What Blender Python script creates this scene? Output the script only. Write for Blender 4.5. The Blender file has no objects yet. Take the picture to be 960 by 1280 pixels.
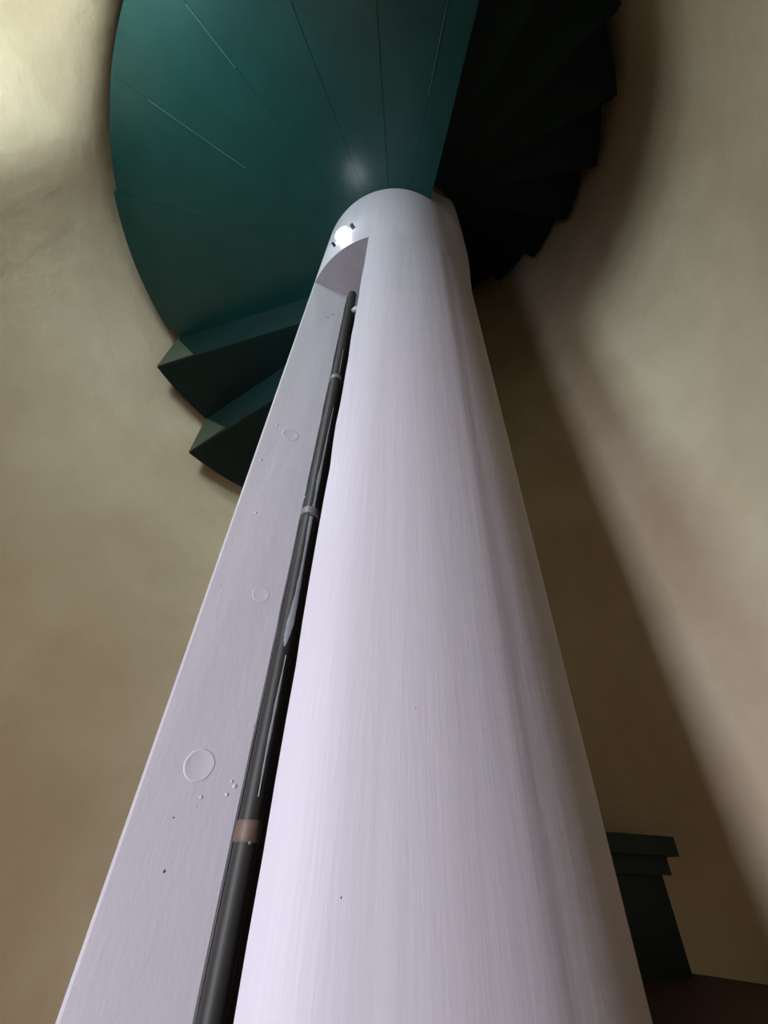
import bpy, bmesh, math, random
from mathutils import Matrix, Vector, noise
random.seed(7)
S = 0.23            # metres per column radius; most figures below are in column radii
Z0 = 7.10           # height of the lens above the ground floor, in column radii
C = bpy.context.scene.collection
sc = bpy.context.scene
R = math.radians

# ---------------------------------------------------------------- camera
cd = bpy.data.cameras.new('camera'); cam = bpy.data.objects.new('camera', cd); C.objects.link(cam)
sc.camera = cam
cd.sensor_fit = 'HORIZONTAL'; cd.sensor_width = 36.0; cd.lens = 36.0 * 525 / 960
cd.clip_start = 0.01; cd.clip_end = 60
r_ = (0.99903990, 0.04380866, 0.0)
f_ = (-0.02852672, 0.65054122, 0.75893501)
u_ = (0.03324792, -0.75820639, 0.65116638)
cx_ = Vector((r_[0], f_[0], u_[0])); cy_ = Vector((r_[1], f_[1], u_[1])); cz_ = Vector((r_[2], f_[2], u_[2]))
m = Matrix.Identity(4)
for i in range(3):
    m[i][0] = cx_[i]; m[i][1] = -cy_[i]; m[i][2] = -cz_[i]
CAM = (0.01135, -2.40393, 0.0)
m[0][3] = CAM[0] * S; m[1][3] = CAM[1] * S; m[2][3] = (CAM[2] + Z0) * S
cam.matrix_world = m

# ---------------------------------------------------------------- world, lights, exposure
sc.view_settings.view_transform = 'Standard'; sc.view_settings.look = 'None'
sc.view_settings.exposure = -0.25; sc.view_settings.gamma = 1.0
w = bpy.data.worlds.new('sky'); sc.world = w; w.use_nodes = True
w.node_tree.nodes['Background'].inputs[0].default_value = (0.62, 0.74, 0.95, 1)
w.node_tree.nodes['Background'].inputs[1].default_value = 1.0

def area(name, ang, r, z, sx, sz, power, col, aim=(0, 0, None), spread=180):
    ld = bpy.data.lights.new(name, 'AREA'); ld.shape = 'RECTANGLE'; ld.size = sx * S; ld.size_y = sz * S
    ld.energy = power; ld.color = col; ld.spread = R(spread)
    o = bpy.data.objects.new(name, ld); C.objects.link(o)
    p = Vector((r * math.cos(R(ang)), r * math.sin(R(ang)), z))
    o.location = (p.x * S, p.y * S, (p.z + Z0) * S)
    t = Vector((aim[0], aim[1], p.z if aim[2] is None else aim[2]))
    o.rotation_euler = (t - p).to_track_quat('-Z', 'Y').to_euler()
    return o
WIN = (-139.0, -128.0, 4.1, 6.2)       # small high window: angles, heights
DOOR = (-126.0, -116.0, -6.9, 3.0)     # tall entrance opening behind the camera
area('window_skylight', -133.5, 4.72, 5.15, 0.88, 2.0, 17.0, (0.72, 0.91, 1.0))
area('door_daylight', -121, 5.48, -1.95, 0.98, 9.8, 36.0, (0.84, 0.86, 1.0), aim=(0.9, 0.6, -1.95), spread=140)

# ---------------------------------------------------------------- materials
def mat(name, col, rough=0.6, col2=None, nscale=8, ndetail=6, stretch=(1, 1, 1), bump=0.0, bscale=40,
        bdist=0.002, metal=0.0, spec=0.5, lo=0.35, hi=0.7, bstretch=None, emit=None, estr=0, rvar=0.0, coat=0.0):
    M = bpy.data.materials.new(name); M.use_nodes = True
    nt = M.node_tree; N = nt.nodes; L = nt.links; b = N['Principled BSDF']
    b.inputs['Base Color'].default_value = (*col, 1); b.inputs['Roughness'].default_value = rough
    b.inputs['Metallic'].default_value = metal; b.inputs['Specular IOR Level'].default_value = spec
    b.inputs['Coat Weight'].default_value = coat; b.inputs['Coat Roughness'].default_value = 0.25
    tc = N.new('ShaderNodeTexCoord')
    def noise_n(scale, st, det=6):
        mp = N.new('ShaderNodeMapping'); mp.inputs['Scale'].default_value = st
        L.new(tc.outputs['Object'], mp.inputs['Vector'])
        n = N.new('ShaderNodeTexNoise'); n.inputs['Scale'].default_value = scale; n.inputs['Detail'].default_value = det
        n.inputs['Roughness'].default_value = 0.6
        L.new(mp.outputs[0], n.inputs['Vector']); return n
    if col2:
        n = noise_n(nscale, stretch, ndetail)
        cr = N.new('ShaderNodeValToRGB'); cr.color_ramp.elements[0].position = lo; cr.color_ramp.elements[1].position = hi
        cr.color_ramp.elements[0].color = (*col, 1); cr.color_ramp.elements[1].color = (*col2, 1)
        L.new(n.outputs['Fac'], cr.inputs[0]); L.new(cr.outputs[0], b.inputs['Base Color'])
        if rvar:
            mr = N.new('ShaderNodeMapRange'); mr.inputs['To Min'].default_value = rough - rvar; mr.inputs['To Max'].default_value = rough + rvar
            L.new(n.outputs['Fac'], mr.inputs['Value']); L.new(mr.outputs[0], b.inputs['Roughness'])
    if bump:
        n = noise_n(bscale, bstretch or (1, 1, 1), 8)
        bp = N.new('ShaderNodeBump'); bp.inputs['Strength'].default_value = bump; bp.inputs['Distance'].default_value = bdist
        L.new(n.outputs['Fac'], bp.inputs['Height']); L.new(bp.outputs[0], b.inputs['Normal'])
    if emit:
        b.inputs['Emission Color'].default_value = (*emit, 1); b.inputs['Emission Strength'].default_value = estr
    return M
M_wall = mat('tan_plaster', (0.68, 0.545, 0.37), 0.85, (0.80, 0.68, 0.49), 3.0, bump=0.35, bscale=14, bdist=0.01, spec=0.2)
M_reveal = mat('white_plaster', (0.72, 0.72, 0.70), 0.8)
M_white = mat('white_gloss_paint', (0.325, 0.297, 0.318), 0.45, (0.375, 0.347, 0.37), 18, stretch=(1, 1, 0.03), bump=0.4, bscale=70,
              bdist=0.0016, bstretch=(1, 1, 0.07), spec=0.22)
M_board = mat('white_board_paint', (0.305, 0.285, 0.295), 0.42, (0.36, 0.335, 0.35), 10, stretch=(1, 1, 0.15), bump=0.45, bscale=22,
              bdist=0.003, bstretch=(1, 1, 0.3), spec=0.4)
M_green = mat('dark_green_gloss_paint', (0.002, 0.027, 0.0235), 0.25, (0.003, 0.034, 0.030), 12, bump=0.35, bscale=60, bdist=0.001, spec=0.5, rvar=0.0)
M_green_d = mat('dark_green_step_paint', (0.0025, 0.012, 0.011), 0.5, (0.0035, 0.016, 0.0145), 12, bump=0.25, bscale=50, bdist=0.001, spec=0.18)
M_olive = mat('olive_lit_patch', (0.042, 0.058, 0.038), 0.6, (0.05, 0.068, 0.045), 20)  # paler olive that stands in for light on the riser corners
M_weld = mat('worn_green_seam', (0.03, 0.075, 0.068), 0.45)
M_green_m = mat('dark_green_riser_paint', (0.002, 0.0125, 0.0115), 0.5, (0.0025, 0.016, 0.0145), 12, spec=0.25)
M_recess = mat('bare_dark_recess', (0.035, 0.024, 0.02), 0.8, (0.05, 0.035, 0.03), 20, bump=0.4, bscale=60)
M_pipe = mat('grey_green_pipe', (0.014, 0.0125, 0.010), 0.5, (0.021, 0.019, 0.016), 18, stretch=(1, 1, .2), spec=0.3)
M_coup = mat('pipe_coupling_metal', (0.09, 0.09, 0.085), 0.5)
M_copper = mat('brown_coupling', (0.07, 0.042, 0.03), 0.55, (0.11, 0.07, 0.05), 60, metal=0.2)
M_drip = mat('grey_paint_drip', (0.17, 0.175, 0.185), 0.5)
M_rust = mat('bare_brown_metal', (0.16, 0.095, 0.06), 0.7, (0.09, 0.05, 0.035), 25)
M_redtop = mat('dark_red_tread_paint', (0.030, 0.008, 0.008), 0.6, (0.045, 0.014, 0.012), 20)
M_floor = mat('dark_red_floor_paint', (0.30, 0.10, 0.06), 0.6, (0.36, 0.13, 0.08), 6)
M_lamp = mat('lamp_glow', (1, 1, 1), 0.3, emit=(0.86, 0.97, 1.0), estr=14)
M_dark = mat('dark_bolt_metal', (0.02, 0.02, 0.02), 0.5)
M_wood = mat('white_window_paint', (0.7, 0.7, 0.68), 0.5)
M_glass = bpy.data.materials.new('window_glass'); M_glass.use_nodes = True
gb = M_glass.node_tree.nodes['Principled BSDF']; gb.inputs['Transmission Weight'].default_value = 1; gb.inputs['Roughness'].default_value = 0; gb.inputs['IOR'].default_value = 1.0

# ---------------------------------------------------------------- mesh helpers (units: column radii, z from the lens height)
def W(p): return (p[0] * S, p[1] * S, (p[2] + Z0) * S)
def obj(name, verts, faces, mats, parent=None, smooth=None, fm=None, origin=(0, 0, 0)):
    me = bpy.data.meshes.new(name)
    ow = Vector(W(origin)) if origin != (0, 0, 0) else Vector((0, 0, 0))
    me.from_pydata([Vector(W(v)) - ow for v in verts], [], faces)
    for mm in (mats if isinstance(mats, (list, tuple)) else [mats]): me.materials.append(mm)
    if fm:
        for p, i in zip(me.polygons, fm): p.material_index = i
    bm = bmesh.new(); bm.from_mesh(me); bmesh.ops.recalc_face_normals(bm, faces=bm.faces); bm.to_mesh(me); bm.free()
    if smooth is not None:
        me.shade_smooth() if hasattr(me, 'shade_smooth') else None
        me.set_sharp_from_angle(angle=R(smooth))
    o = bpy.data.objects.new(name, me); C.objects.link(o)
    if parent: o.parent = parent; o.location = ow - parent.location
    else: o.location = ow
    return o
def thing(name, label, cat, origin):
    o = bpy.data.objects.new(name, None); C.objects.link(o); o.location = W(origin)
    o.empty_display_size = 0.1; o['label'] = label; o['category'] = cat; return o
def pol(r, a): return (r * math.cos(R(a)), r * math.sin(R(a)))
def prism(poly, z0, z1):
    n = len(poly); f0 = z0 if callable(z0) else (lambda x, y: z0); f1 = z1 if callable(z1) else (lambda x, y: z1)
    v = [(x, y, f0(x, y)) for x, y in poly] + [(x, y, f1(x, y)) for x, y in poly]
    f = [tuple(range(n)), tuple(range(2 * n - 1, n - 1, -1))] + [(i, (i + 1) % n, n + (i + 1) % n, n + i) for i in range(n)]
    return v, f
def sector(r0, r1, a0, a1, step=2.0):
    n = max(2, int(abs(a1 - a0) / step)); out = []
    for i in range(n + 1): out.append(pol(r1, a0 + (a1 - a0) * i / n))
    k = max(2, n // 2)
    for i in range(k + 1): out.append(pol(r0, a1 + (a0 - a1) * i / k))
    return out
def smooth01(t): t = max(0, min(1, t)); return t * t * (3 - 2 * t)
def add(acc, vf):
    v, f = vf; k = len(acc[0]); acc[0].extend(v); acc[1].extend(tuple(i + k for i in q) for q in f)

# ---------------------------------------------------------------- tower shell
def rwall(z): return 4.36 - 0.052 * max(0.0, min(z, 7.0)) if z < 7 else 3.996
ZF, ZT = -Z0, 24.0
RD, RDD = 4.7, 5.4
def rin(a, z):      # inner face of the wall, splayed out to the glass around the window and cut back at the door
    fa = smooth01((a + 163.0) / 24.0) * smooth01((-127.0 - a) / 1.0)
    fz = smooth01((z - 2.3) / 1.8) * smooth01((7.2 - z) / 1.0)
    if DOOR[0] - .01 <= a <= DOOR[1] + .01 and z <= DOOR[3] + .01: return RDD
    return rwall(z) + (RD - rwall(z)) * fa * fz
angs = [-180 + 3 * i for i in range(121)] + [-159.5 + i for i in range(49)] + [DOOR[0] - .15, DOOR[1] + .15]
CUTS = (WIN[0], WIN[1], DOOR[0], DOOR[1])
angs = sorted(set([a for a in angs if min(abs(a - q) for q in CUTS) > .4] + list(CUTS) + [DOOR[0] - .15, DOOR[1] + .15]))
zs = sorted(set([ZF + 0.25 * i for i in range(int((ZT - ZF) / 0.25) + 1)] + [WIN[2], WIN[3], DOOR[2], DOOR[3], DOOR[3] + .03, ZT]))
ZK = (WIN[2], WIN[3], DOOR[2], DOOR[3], DOOR[3] + .03, ZF, ZT)
zs = [z for z in zs if z in ZK or min(abs(z - q) for q in ZK) > 0.08]
v, f, fm = [], [], []
na = len(angs) - 1
def dent(a, z):
    return 0.018 * noise.noise(Vector((math.cos(R(a)) * 2.2, math.sin(R(a)) * 2.2, z * 0.5)))
for z in zs:
    for i in range(na): v.append((*pol(rin(angs[i], z) + (abs(dent(angs[i], z))), angs[i]), z))
for z in zs:
    for i in range(na): v.append((*pol(5.7, angs[i]), z))
nz = len(zs); off = na * nz
for j in range(nz - 1):
    zc = (zs[j] + zs[j + 1]) / 2
    for i in range(na):
        a0, a1 = angs[i], angs[i + 1]; ac = (a0 + a1) / 2
        if any(q[0] < ac < q[1] and q[2] < zc < q[3] for q in (WIN, DOOR)): continue
        i2 = (i + 1) % na
        f.append((j * na + i, (j + 1) * na + i, (j + 1) * na + i2, j * na + i2)); fm.append(0)
        f.append((off + j * na + i, off + j * na + i2, off + (j + 1) * na + i2, off + (j + 1) * na + i)); fm.append(0)
# jambs, sill and head of the window opening
for q in (WIN, DOOR):
    ji0, ji1 = angs.index(q[0]), angs.index(q[1]); zj0, zj1 = zs.index(q[2]), zs.index(q[3])
    for j in range(zj0, zj1):
        for i in (ji0, ji1): f.append((j * na + i, (j + 1) * na + i, off + (j + 1) * na + i, off + j * na + i)); fm.append(1)
    for i in range(ji0, ji1):
        for j in (zj0, zj1): f.append((j * na + i, j * na + i + 1, off + j * na + i + 1, off + j * na + i)); fm.append(1)
for i in range(na):
    for j in (0, nz - 1): f.append((j * na + i, j * na + (i + 1) % na, off + j * na + (i + 1) % na, off + j * na + i)); fm.append(0)
wall = obj('wall_round', v, f, [M_wall, M_reveal], smooth=40, fm=fm); wall['kind'] = 'structure'
circ = [pol(5.7, a) for a in range(0, 360, 5)]
o = obj('floor', *prism(circ, ZF - 0.5, ZF), M_floor); o['kind'] = 'structure'
o = obj('ceiling', *prism(circ, ZT, ZT + 0.4), M_wall); o['kind'] = 'structure'
# window and door frames, outside the photograph's frame
def frame(name, part, q, r, mull):
    am = (q[0] + q[1]) / 2; org = (*pol(r + .05, am), q[2])
    e = bpy.data.objects.new(name, None); C.objects.link(e); e.location = W(org); e['kind'] = 'structure'
    acc = ([], []); d = Vector(pol(1, am)); t = Vector((-d.y, d.x)); hw = r * math.sin(R((q[1] - q[0]) / 2))
    def wbox(s0, s1, z0, z1):
        return prism([tuple(d * (r - .03) + t * s0), tuple(d * (r - .03) + t * s1), tuple(d * (r + .03) + t * s1), tuple(d * (r + .03) + t * s0)], z0, z1)
    for a in [wbox(-hw, -hw + .06, q[2], q[3]), wbox(hw - .06, hw, q[2], q[3]), wbox(-hw + .06, hw - .06, q[3] - .07, q[3]), wbox(-hw + .06, hw - .06, q[2], q[2] + .07)] + \
             [wbox(-hw + .06, hw - .06, m - .02, m + .02) for m in mull]: add(acc, a)
    obj(part, *acc, M_wood, e, origin=org)
frame('window_1', 'window_frame', WIN, 4.66, (5.15,))
frame('door_1', 'door_frame', DOOR, 5.40, ())

# ---------------------------------------------------------------- column
col = thing('column', 'tall white painted round column in the middle of the stair, cut open along its left side', 'column', (0, 0, ZF))
E = pol(1.0, -105.6); P1 = pol(1.004, -150.2); P2 = (-0.506, -0.364)
def roof(x, y): return 4.95      # flat underside of the full-round part over the cut
def roofc(x, y):    # away from the notch the joint levels off
    z = roof(x, y); return max(4.3, min(5.25, z))
arc = [-105.6 + (209.2 + 105.6) * i / 120 for i in range(121)]
body_a = arc
zl = [ZF + (4.5 - ZF) * i / 70 for i in range(71)]
v, f, fm = [], [], []
inner = [(-0.84, -0.47), (-0.80, -0.36), (-0.66, -0.12), (-0.18, -0.12), (-0.13, -0.62), (-0.215, -0.80)]
def ring(kind, z):
    pts = []
    for k, a in enumerate(body_a):
        rr = 1.0
        rr += 0.0065 * math.exp(-((a + 61.5 + 0.6 * noise.noise(Vector((0, 0, z * .6)))) / 0.9) ** 2)          # painted-over vertical ridge
        if a > -61.5: rr -= 0.004 * math.exp(-((a + 58) / 3.0) ** 2)
        x, y = pol(rr, a)
        if k == 0: j = 0.006 * noise.noise(Vector((3, z * 3.0, 1))) + 0.004 * noise.noise(Vector((8, z * 11, 1))); x += j; y += j * 0.2
        pts.append((x, y))
    return pts + inner
rings = []
for z in zl + ['top']:
    pts = ring(0, z if z != 'top' else 4.7); base = len(v)
    for x, y in pts: v.append((x, y, z if z != 'top' else roofc(x, y) - (0.0 if abs(math.hypot(x, y) - 1) < .02 else 0.0)))
    rings.append((base, len(pts)))
n = rings[0][1]; nb = len(body_a)
for (b0, _), (b1, _) in zip(rings, rings[1:]):
    for i in range(n):
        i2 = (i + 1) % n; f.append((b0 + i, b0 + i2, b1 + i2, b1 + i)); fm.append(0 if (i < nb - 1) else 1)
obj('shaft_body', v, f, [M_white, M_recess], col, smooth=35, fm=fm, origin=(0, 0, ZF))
# upper full-round shaft, slightly swollen on its right side
v, f = [], []
ua = [-180 + 3 * i for i in range(120)] + [-105.6]; ua = sorted(set(ua)); nu = len(ua)
zt = 7.38
lev = [0, .02, .06, .12, .2, .3, .4, .5, .6, .7, .8, .9, 1.0]
for q in lev:
    for a in ua:
        x, y = pol(1, a); zb = roofc(x, y); z = zb + (zt - zb) * q
        ang_w = smooth01((a + 54) / 20) * smooth01((80 - a) / 30)
        rr = 1.0 + 0.062 * ang_w * smooth01((z - 5.05) / 1.5)
        top = 0.0
        if q == 1.0: z += 0.5 * smooth01((a + 60) / 26) * smooth01((60 - a) / 30)
        rr -= 0.0
        x, y = pol(rr, a); v.append((x, y, z))
for j in range(len(lev) - 1):
    for i in range(nu):
        i2 = (i + 1) % nu; f.append((j * nu + i, j * nu + i2, (j + 1) * nu + i2, (j + 1) * nu + i))
# underside of the round part over the notch
ksel = [i for i, a in enumerate(ua) if -150.1 <= a <= -105.6]
b = len(v); v.append((*P1, roof(*P1)));
for p in inner: v.append((p[0], p[1], roof(*p)))
v.append((E[0], E[1], roofc(*E)))
f.append(tuple(ksel) + tuple(b + 1 + i for i in range(len(inner) - 1, -1, -1)))
f.append(tuple((len(lev) - 1) * nu + i for i in range(nu)))
obj('upper_shaft', v, f, M_white, col, smooth=35, origin=(0, 0, 5))
# bare core above the white paint
v, f = prism([pol(0.93, a) for a in range(0, 360, 6)], 7.9, ZT - 0.3)
o = obj('bare_core', v, f, M_rust, col, smooth=40, origin=(0, 0, 8)); o['label'] = 'bare brown upper end of the column'
# cover board over the left side of the cut
dv = Vector((P2[0] - P1[0], P2[1] - P1[1])); bl = dv.length; dv.normalize(); nv = Vector((dv.y, -dv.x))   # nv points out to the front
def bp(s, h): return tuple(Vector(P1) + dv * (s * bl) + nv * h)
v, f = [], []
prof = [(0.0, -0.05), (0.0, -0.012), (0.028, 0.0), (0.25, 0.0), (0.5, 0.0), (0.75, 0.0), (0.975, 0.0), (1.0, -0.006), (1.0, -0.07), (0.2, -0.07)]
nn = len(prof); L = 90
for j in range(L + 1):
    q = j / L
    for (s, h) in prof:
        x, y = bp(s, h); z = ZF + (roof(x, y) - ZF) * q
        if s >= .97: s2 = 0.012 * noise.noise(Vector((2, 7, z * 4))); x += dv.x * s2 * bl; y += dv.y * s2 * bl
        v.append((x, y, z))
for j in range(L):
    for i in range(nn):
        i2 = (i + 1) % nn; f.append((j * nn + i, j * nn + i2, (j + 1) * nn + i2, (j + 1) * nn + i))
f.append(tuple(range(nn))); f.append(tuple(L * nn + i for i in range(nn)))
o = obj('cover_board', v, f, M_board, col, smooth=25, origin=(*P1, 0)); o['label'] = 'flat white board covering the cut side of the column'
# painted-over round plugs, bumps and a pin hole on the board
def disc_on_board(name, s, z, rad, h, mt, par, hollow=True, label=None):
    c = bp(s, 0.0); vv, ff = [], []; k = 24
    prof2 = [(1.06, -0.002), (1.0, h), (0.90, h), (0.82, h * .25), (0.0, h * .25)] if hollow else [(1.0, -0.002), (0.75, h * .8), (0.0, h)]
    for pr, ph in prof2[:-1]:
        for i in range(k):
            a = 2 * math.pi * i / k; wob = 1 + 0.05 * noise.noise(Vector((math.cos(a) * 2, math.sin(a) * 2, z)))
            ds = math.cos(a) * rad * pr * wob; vv.append((c[0] + dv.x * ds + nv.x * ph, c[1] + dv.y * ds + nv.y * ph, z + math.sin(a) * rad * pr * wob))
    ph = prof2[-1][1]; vv.append((c[0] + nv.x * ph, c[1] + nv.y * ph, z)); m_ = len(prof2) - 1
    for j in range(m_ - 1):
        for i in range(k): ff.append((j * k + i, j * k + (i + 1) % k, (j + 1) * k + (i + 1) % k, (j + 1) * k + i))
    for i in range(k): ff.append(((m_ - 1) * k + i, (m_ - 1) * k + (i + 1) % k, m_ * k))
    o = obj(name, vv, ff, mt, par, smooth=60, origin=(*c, z))
    if label: o['label'] = label
    return o
disc_on_board('round_plug', 0.50, 0.305, 0.058, 0.0016, M_board, col)
disc_on_board('round_plug', 0.487, 2.39, 0.058, 0.0016, M_board, col)
disc_on_board('round_plug', 0.68, 1.10, 0.045, 0.0008, M_board, col)
for s, z, rr in ((0.13, 2.06, .013), (0.21, 2.45, .013), (0.16, 1.094, .004), (0.84, 0.215, .010), (0.90, 0.245, .012), (0.86, 0.26, .008),
                 (0.57, 0.17, .006), (0.30, 1.62, .012), (0.985, 1.85, .010), (0.95, 0.47, .007), (0.45, 3.1, .006), (0.72, 3.6, .01), (0.6, 0.20, .009)):
    disc_on_board('paint_bump', s, z, rr * .9, rr * .22, M_board, col, False)
for s, z, rr in ((0.454, -0.022, .006), (0.70, 4.39, .012), (0.15, 1.10, .0035), (0.40, 0.13, .004), (0.6, 4.30, .012)):
    disc_on_board('pin_hole', s, z, rr, 0.0006, M_dark, col, False)
for a, z, rr in ((-100, 1.9, .004), (-82, 0.4, .004), (-93, -.05, .004), (-72, 1.0, .004), (-88, 1.35, .004), (-76, 2.6, .004)):
    x, y = pol(1.0, a); vv, ff = [], []
    tx, ty = -math.sin(R(a)), math.cos(R(a)); nx, ny = math.cos(R(a)), math.sin(R(a))
    for i in range(8):
        q = 2 * math.pi * i / 8; vv.append((x + tx * rr * math.cos(q) - nx * .002, y + ty * rr * math.cos(q) - ny * .002, z + rr * 1.4 * math.sin(q)))
    vv.append((x + nx * .0015, y + ny * .0015, z)); ff = [(i, (i + 1) % 8, 8) for i in range(8)]
    obj('paint_bump', vv, ff, M_recess, col, origin=(x, y, z))

# ---------------------------------------------------------------- pipe in the slot
az = R(-12.92); D = 1.985
PC = (CAM[0] + math.sin(az) * D, CAM[1] + math.cos(az) * D); PR = 0.043
pipe = thing('pipe', 'thin grey-green pipe running up the open slot in the white column', 'pipe', (*PC, ZF))
def lathe(cx, cy, prof, k=20):
    vv, ff = [], []
    for rr, z in prof:
        for i in range(k): a = 2 * math.pi * i / k; vv.append((cx + rr * math.cos(a), cy + rr * math.sin(a), z))
    for j in range(len(prof) - 1):
        for i in range(k): ff.append((j * k + i, j * k + (i + 1) % k, (j + 1) * k + (i + 1) % k, (j + 1) * k + i))
    ff.append(tuple(range(k))); ff.append(tuple((len(prof) - 1) * k + i for i in range(k)))
    return vv, ff
obj('pipe_run', *lathe(*PC, [(PR, ZF), (PR, 4.74)]), M_pipe, pipe, smooth=40, origin=(*PC, ZF))
obj('coupling', *lathe(*PC, [(PR, 3.05), (PR + .008, 3.06), (PR + .008, 3.09), (PR, 3.10)]), M_coup, pipe, smooth=40, origin=(*PC, 3.05))
obj('coupling', *lathe(*PC, [(PR, 1.585), (PR + .012, 1.59), (PR + .012, 1.635), (PR, 1.64)]), M_coup, pipe, smooth=40, origin=(*PC, 1.6))
o = obj('coupling', *lathe(*PC, [(PR, 0.065), (PR + .004, 0.07), (PR + .004, 0.12), (PR, 0.13)]), M_copper, pipe, smooth=40, origin=(*PC, .1)); o['label'] = 'brown coupling at the lower end of the pipe'
def drip(pts):      # (z, angle on the pipe, width) -> thin raised paint run
    vv, ff = [], []; fine = []
    for (z0, a0, w0), (z1, a1, w1) in zip(pts, pts[1:]):
        for i in range(6):
            q = i / 6; fine.append((z0 + (z1 - z0) * q, a0 + (a1 - a0) * q, (w0 + (w1 - w0) * q) * (1 + .35 * noise.noise(Vector((z0 * 9 + q * 3, 1, 2))))))
    fine.append(pts[-1])
    for z, a, wd in fine:
        for q in (-1, 0, 1):
            rr = PR + (0.0025 if q == 0 else 0.0006); an = a + q * wd
            vv.append((PC[0] + rr * math.cos(R(an)), PC[1] + rr * math.sin(R(an)), z))
    for j in range(len(fine) - 1):
        for i in range(2): ff.append((j * 3 + i, j * 3 + i + 1, (j + 1) * 3 + i + 1, (j + 1) * 3 + i))
    o = obj('paint_drip', vv, ff, M_drip, pipe, smooth=60, origin=(*PC, pts[0][0])); o['label'] = 'pale grey run of dried paint'
drip([(2.65, -48, 3), (2.35, -52, 9), (2.05, -56, 10), (1.85, -60, 14), (1.70, -58, 9), (1.58, -60, 13)])
drip([(1.57, -62, 16), (1.40, -60, 10), (1.20, -58, 11), (1.05, -58, 16), (0.90, -66, 24), (0.82, -74, 16), (0.78, -75, 4)])
drip([(0.74, -55, 4), (0.52, -60, 8), (0.35, -62, 7), (0.20, -60, 3)])
drip([(0.12, -60, 14), (0.09, -58, 18), (0.06, -60, 6)])
drip([(3.5, -60, 2), (3.3, -58, 4), (3.12, -56, 2)])
# scrap of tape near the top of the slot
sx, sy = CAM[0] + math.sin(R(-11.5)) * 1.82, CAM[1] + math.cos(R(-11.5)) * 1.82
vv, ff = prism([(sx - .035, sy + .01), (sx + .04, sy - .0), (sx + .035, sy + .02), (sx - .02, sy + .03)], 4.05, 4.13)
o = obj('paper_scrap', [(x + (z - 4.05) * .25, y, z) for x, y, z in vv], ff, M_white, origin=(sx, sy, 4.05))
o['label'] = 'small white scrap sticking out at the top of the slot beside the pipe'; o['category'] = 'scrap'

# ---------------------------------------------------------------- small lamp above the notch
lp = pol(1.0, -125.3); ln = Vector(pol(1, -125.3)); lt = Vector((-ln.y, ln.x))
lamp = thing('lamp', 'small glowing white light on the column just above the notch', 'lamp', (*lp, 5.42))
vv, ff = [], []; k = 16; rn_ = 8
for j in range(rn_ + 1):
    th = math.pi * j / rn_
    for i in range(k):
        a = 2 * math.pi * i / k
        du = math.cos(th) * .085; dn = math.sin(th) * math.cos(a) * .05 + 0.035; dz = math.sin(th) * math.sin(a) * .062
        vv.append((lp[0] + lt.x * du + ln.x * dn, lp[1] + lt.y * du + ln.y * dn, 5.43 + dz + du * 0.25))
for j in range(rn_):
    for i in range(k): ff.append((j * k + i, j * k + (i + 1) % k, (j + 1) * k + (i + 1) % k, (j + 1) * k + i))
obj('bulb', vv, ff, M_lamp, lamp, smooth=80, origin=(*lp, 5.43))
for du, dz, h in ((0.125, 0.05, .05), (-0.12, -0.085, .02)):
    c0 = Vector(lp) + lt * du; q = [c0 + lt * .016 - ln * .01, c0 + lt * .016 + ln * .04, c0 - lt * .016 + ln * .04, c0 - lt * .016 - ln * .01]
    obj('lamp_clip', *prism([tuple(x) for x in q], 5.42 + dz, 5.42 + dz + h), M_dark, lamp, origin=(*lp, 5.4))
pl = bpy.data.lights.new('lamp_light', 'POINT'); pl.energy = 0.12; pl.color = (.85, .95, 1); pl.shadow_soft_size = .015
plo = bpy.data.objects.new('lamp_light', pl); C.objects.link(plo); plo.parent = lamp
plo.location = (Vector(W((*(Vector(lp) + ln * .16), 5.5))) - lamp.location)

# ---------------------------------------------------------------- staircase
st = thing('spiral_staircase', 'dark green spiral staircase winding up around the white column', 'staircase', (0, 0, ZF))
H = 6.75; RISE = 0.8824; PITCH = 16.23; TL = 161.26; RI = 0.985; TH = 0.15
def router(k): return 3.82 if k <= 2 else 3.82 + (4.24 - 3.82) * min(1, (k - 2) / 5)
def soff(k):        # underside height of the k-th tread below the landing
    return H - k * RISE if k <= 2 else (H - 2 * RISE) - (k - 2) * 0.955
def tang(k): return TL - PITCH * k if k <= 1 else TL - PITCH - (k - 1) * 16.52
def radial_plate(a, r0, r1, th, z0, z1, off=0.0):
    d = Vector(pol(1, a)); t = Vector((-d.y, d.x)); return prism([tuple(d * r0 + t * off), tuple(d * r1 + t * off), tuple(d * r1 + t * (off + th)), tuple(d * r0 + t * (off + th))], z0, z1)
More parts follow.
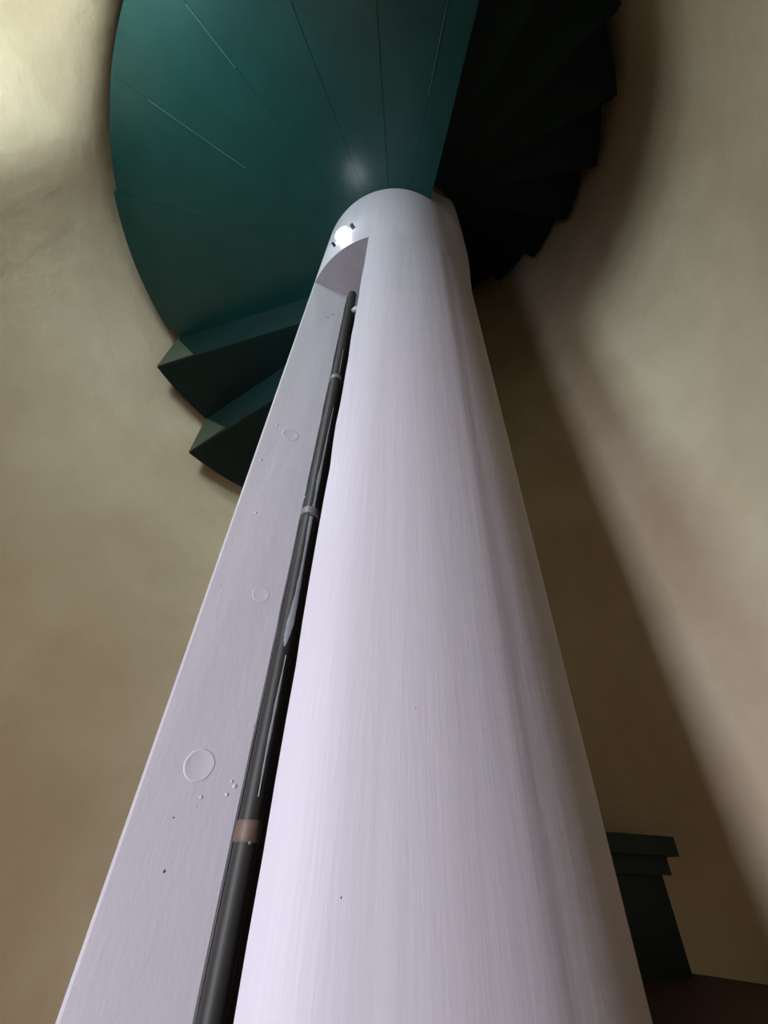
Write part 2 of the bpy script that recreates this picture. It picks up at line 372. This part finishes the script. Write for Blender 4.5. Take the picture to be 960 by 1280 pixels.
# lower flight: tread k lies between angles tang(k) and tang(k-1)
for k in range(1, 15):
    a0, a1 = tang(k), tang(k - 1); ro = router(k); z = soff(k); nose = 1.9 if k >= 3 else 0.0
    if z + TH < ZF + .2: break
    poly = sector(RI, ro + (.03 if k > 7 else 0), a0 - nose, a1 if k != 8 else a1 + 48)
    if k == 7:
        fd = Vector((-0.952, -0.305)); fn = Vector((-0.305, 0.952))          # along the front edge, and back under the tread
        def front(azd, off):    # end of the front edge on the sight bearing azd, set back by off
            b = Vector((math.sin(R(azd)), math.cos(R(azd)))); c0 = Vector(CAM[:2]); A = Vector((3.05, 2.72)) + fn * off
            det = b.x * -fd.y + b.y * fd.x; q = A - c0; tt = (q.x * -fd.y + q.y * fd.x) / det; return c0 + b * tt
        F0, F1, F2 = front(30.15, 0), front(29.05, .07), front(28.25, .14)
        poly = [tuple(F0)] + [pol(4.24, q) for q in range(46, int(a1), 2)] + [pol(4.24, a1), pol(RI, a1), pol(RI, a1 + 12), tuple(F0 + fd * 2.5)]
        obj('nosing_moulding', *prism([tuple(F1), tuple(F1 + fd * 2.3), tuple(F1 + fd * 2.3 + fn * .2), tuple(F1 + fn * .2)], z - .14, z), M_green_d, st, origin=(F1.x, F1.y, z))
        obj('riser', *prism([tuple(F2), tuple(F2 + fd * 2.2), tuple(F2 + fd * 2.2 + fn * .06), tuple(F2 + fn * .06)], soff(8) + TH, z), M_green_d, st, origin=(F2.x, F2.y, z - .8))
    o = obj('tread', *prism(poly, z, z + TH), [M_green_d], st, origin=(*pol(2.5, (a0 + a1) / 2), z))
    if k == 7: continue
    if k >= 7:
        o.data.materials[0] = M_green_d if k == 7 else M_redtop
        mo = sector(RI, ro - 0.05, a0 - 0.9, a0 + 1.5)
        obj('nosing_moulding', *prism(mo, z - 0.14, z), M_green_d, st, origin=(*pol(2.5, a0), z))
    # riser standing between this tread and the one below
    zb = soff(k + 1) + TH if k < 14 else ZF
    zb = max(zb, ZF)
    obj('riser', *radial_plate(a0, RI, ro - (0.08 if k >= 7 else 0.0), 0.05, zb, z + (0.0), -0.05 if k < 6 else 0.0), M_green_d, st, origin=(*pol(2.5, a0), zb))
obj('riser', *radial_plate(TL, RI, 3.82, 0.05, soff(1) + TH, H, -0.05), M_green_d, st, origin=(*pol(2.5, TL), soff(1)))
# underside closing strips so each riser reaches the soffit of the lower tread
for k in (0, 1, 2, 3):
    a = tang(k) if k else TL; zt_ = H if k == 0 else soff(k)
    obj('back_plate', *radial_plate(a, RI, router(k + 1) - .002, 0.03, soff(k + 1), zt_, 0.0), M_green_m, st, origin=(*pol(2.5, a), zt_))
    if k < 2:  # added thin triangles: light on the outer riser corners, put into their colour
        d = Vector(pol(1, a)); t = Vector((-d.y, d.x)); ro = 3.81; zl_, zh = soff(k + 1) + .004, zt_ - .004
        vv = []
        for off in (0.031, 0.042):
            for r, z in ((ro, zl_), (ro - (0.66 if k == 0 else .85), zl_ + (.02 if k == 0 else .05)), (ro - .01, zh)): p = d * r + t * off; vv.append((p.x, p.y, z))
        o = obj('lit_patch', vv, [(0, 1, 2), (5, 4, 3), (0, 3, 4, 1), (1, 4, 5, 2), (2, 5, 3, 0)], M_olive, st, origin=(*pol(3.6, a), zt_)); o['label'] = 'pale olive triangle standing in for light on the riser corner'
# landing of flat wedge plates
land_a = [TL - .1, 192.6, 210.5, 227.5, 245.0, 263.5, 279.6]
for i, (a0, a1) in enumerate(zip(land_a, land_a[1:])):
    dz = (0.0, 0.004, 0.001, 0.005, 0.002, 0.006)[i]
    ro = 3.86 if i == 0 else 3.82
    gp = .02 if i != 4 else .12; poly = sector(RI, ro, a0 + gp, a1 - (.12 if i == 4 else .02))
    if i == 0: poly = [p for p in sector(RI, 3.86, a0 + 3.2, a1 - .02)]; poly = [pol(3.76, a0 + .1), pol(3.74, a0 + 2.4)] + poly + [pol(RI, a0 + .1)]
    obj('landing_plate', *prism(poly, H + dz, H + TH), M_green, st, origin=(*pol(2.5, (a0 + a1) / 2), H))
eA, eB = Vector((0.44, -0.885)), Vector((0.975, -3.78)); eB = eB.normalized() * 3.82
poly = [pol(3.82, 279.7 + i * (math.degrees(math.atan2(eB.y, eB.x)) % 360 - 279.7) / 6) for i in range(7)] + [tuple(eA), pol(RI, 288), pol(RI, 279.7)]
obj('landing_plate', *prism(poly, H, H + TH), M_green, st, origin=(*pol(2.5, 283), H))
for a, r0, r1 in ((210.4, 2.25, 3.42), (227.4, 2.75, 3.35), (279.5, 1.9, 2.7)):
    wd = 0.007
    obj('weld_seam', *radial_plate(a, r0, r1, wd, H - .008, H + .02, -wd / 2), M_weld, st, origin=(*pol(2.5, a), H))
# upper flight: tread j runs from its riser angle to the next one
A0 = -27.42
for j in range(1, 24):
    a1 = A0 + (j - 3) * PITCH; a0 = a1 - PITCH; z = H + j * RISE
    if j == 1: a0 = -77.0
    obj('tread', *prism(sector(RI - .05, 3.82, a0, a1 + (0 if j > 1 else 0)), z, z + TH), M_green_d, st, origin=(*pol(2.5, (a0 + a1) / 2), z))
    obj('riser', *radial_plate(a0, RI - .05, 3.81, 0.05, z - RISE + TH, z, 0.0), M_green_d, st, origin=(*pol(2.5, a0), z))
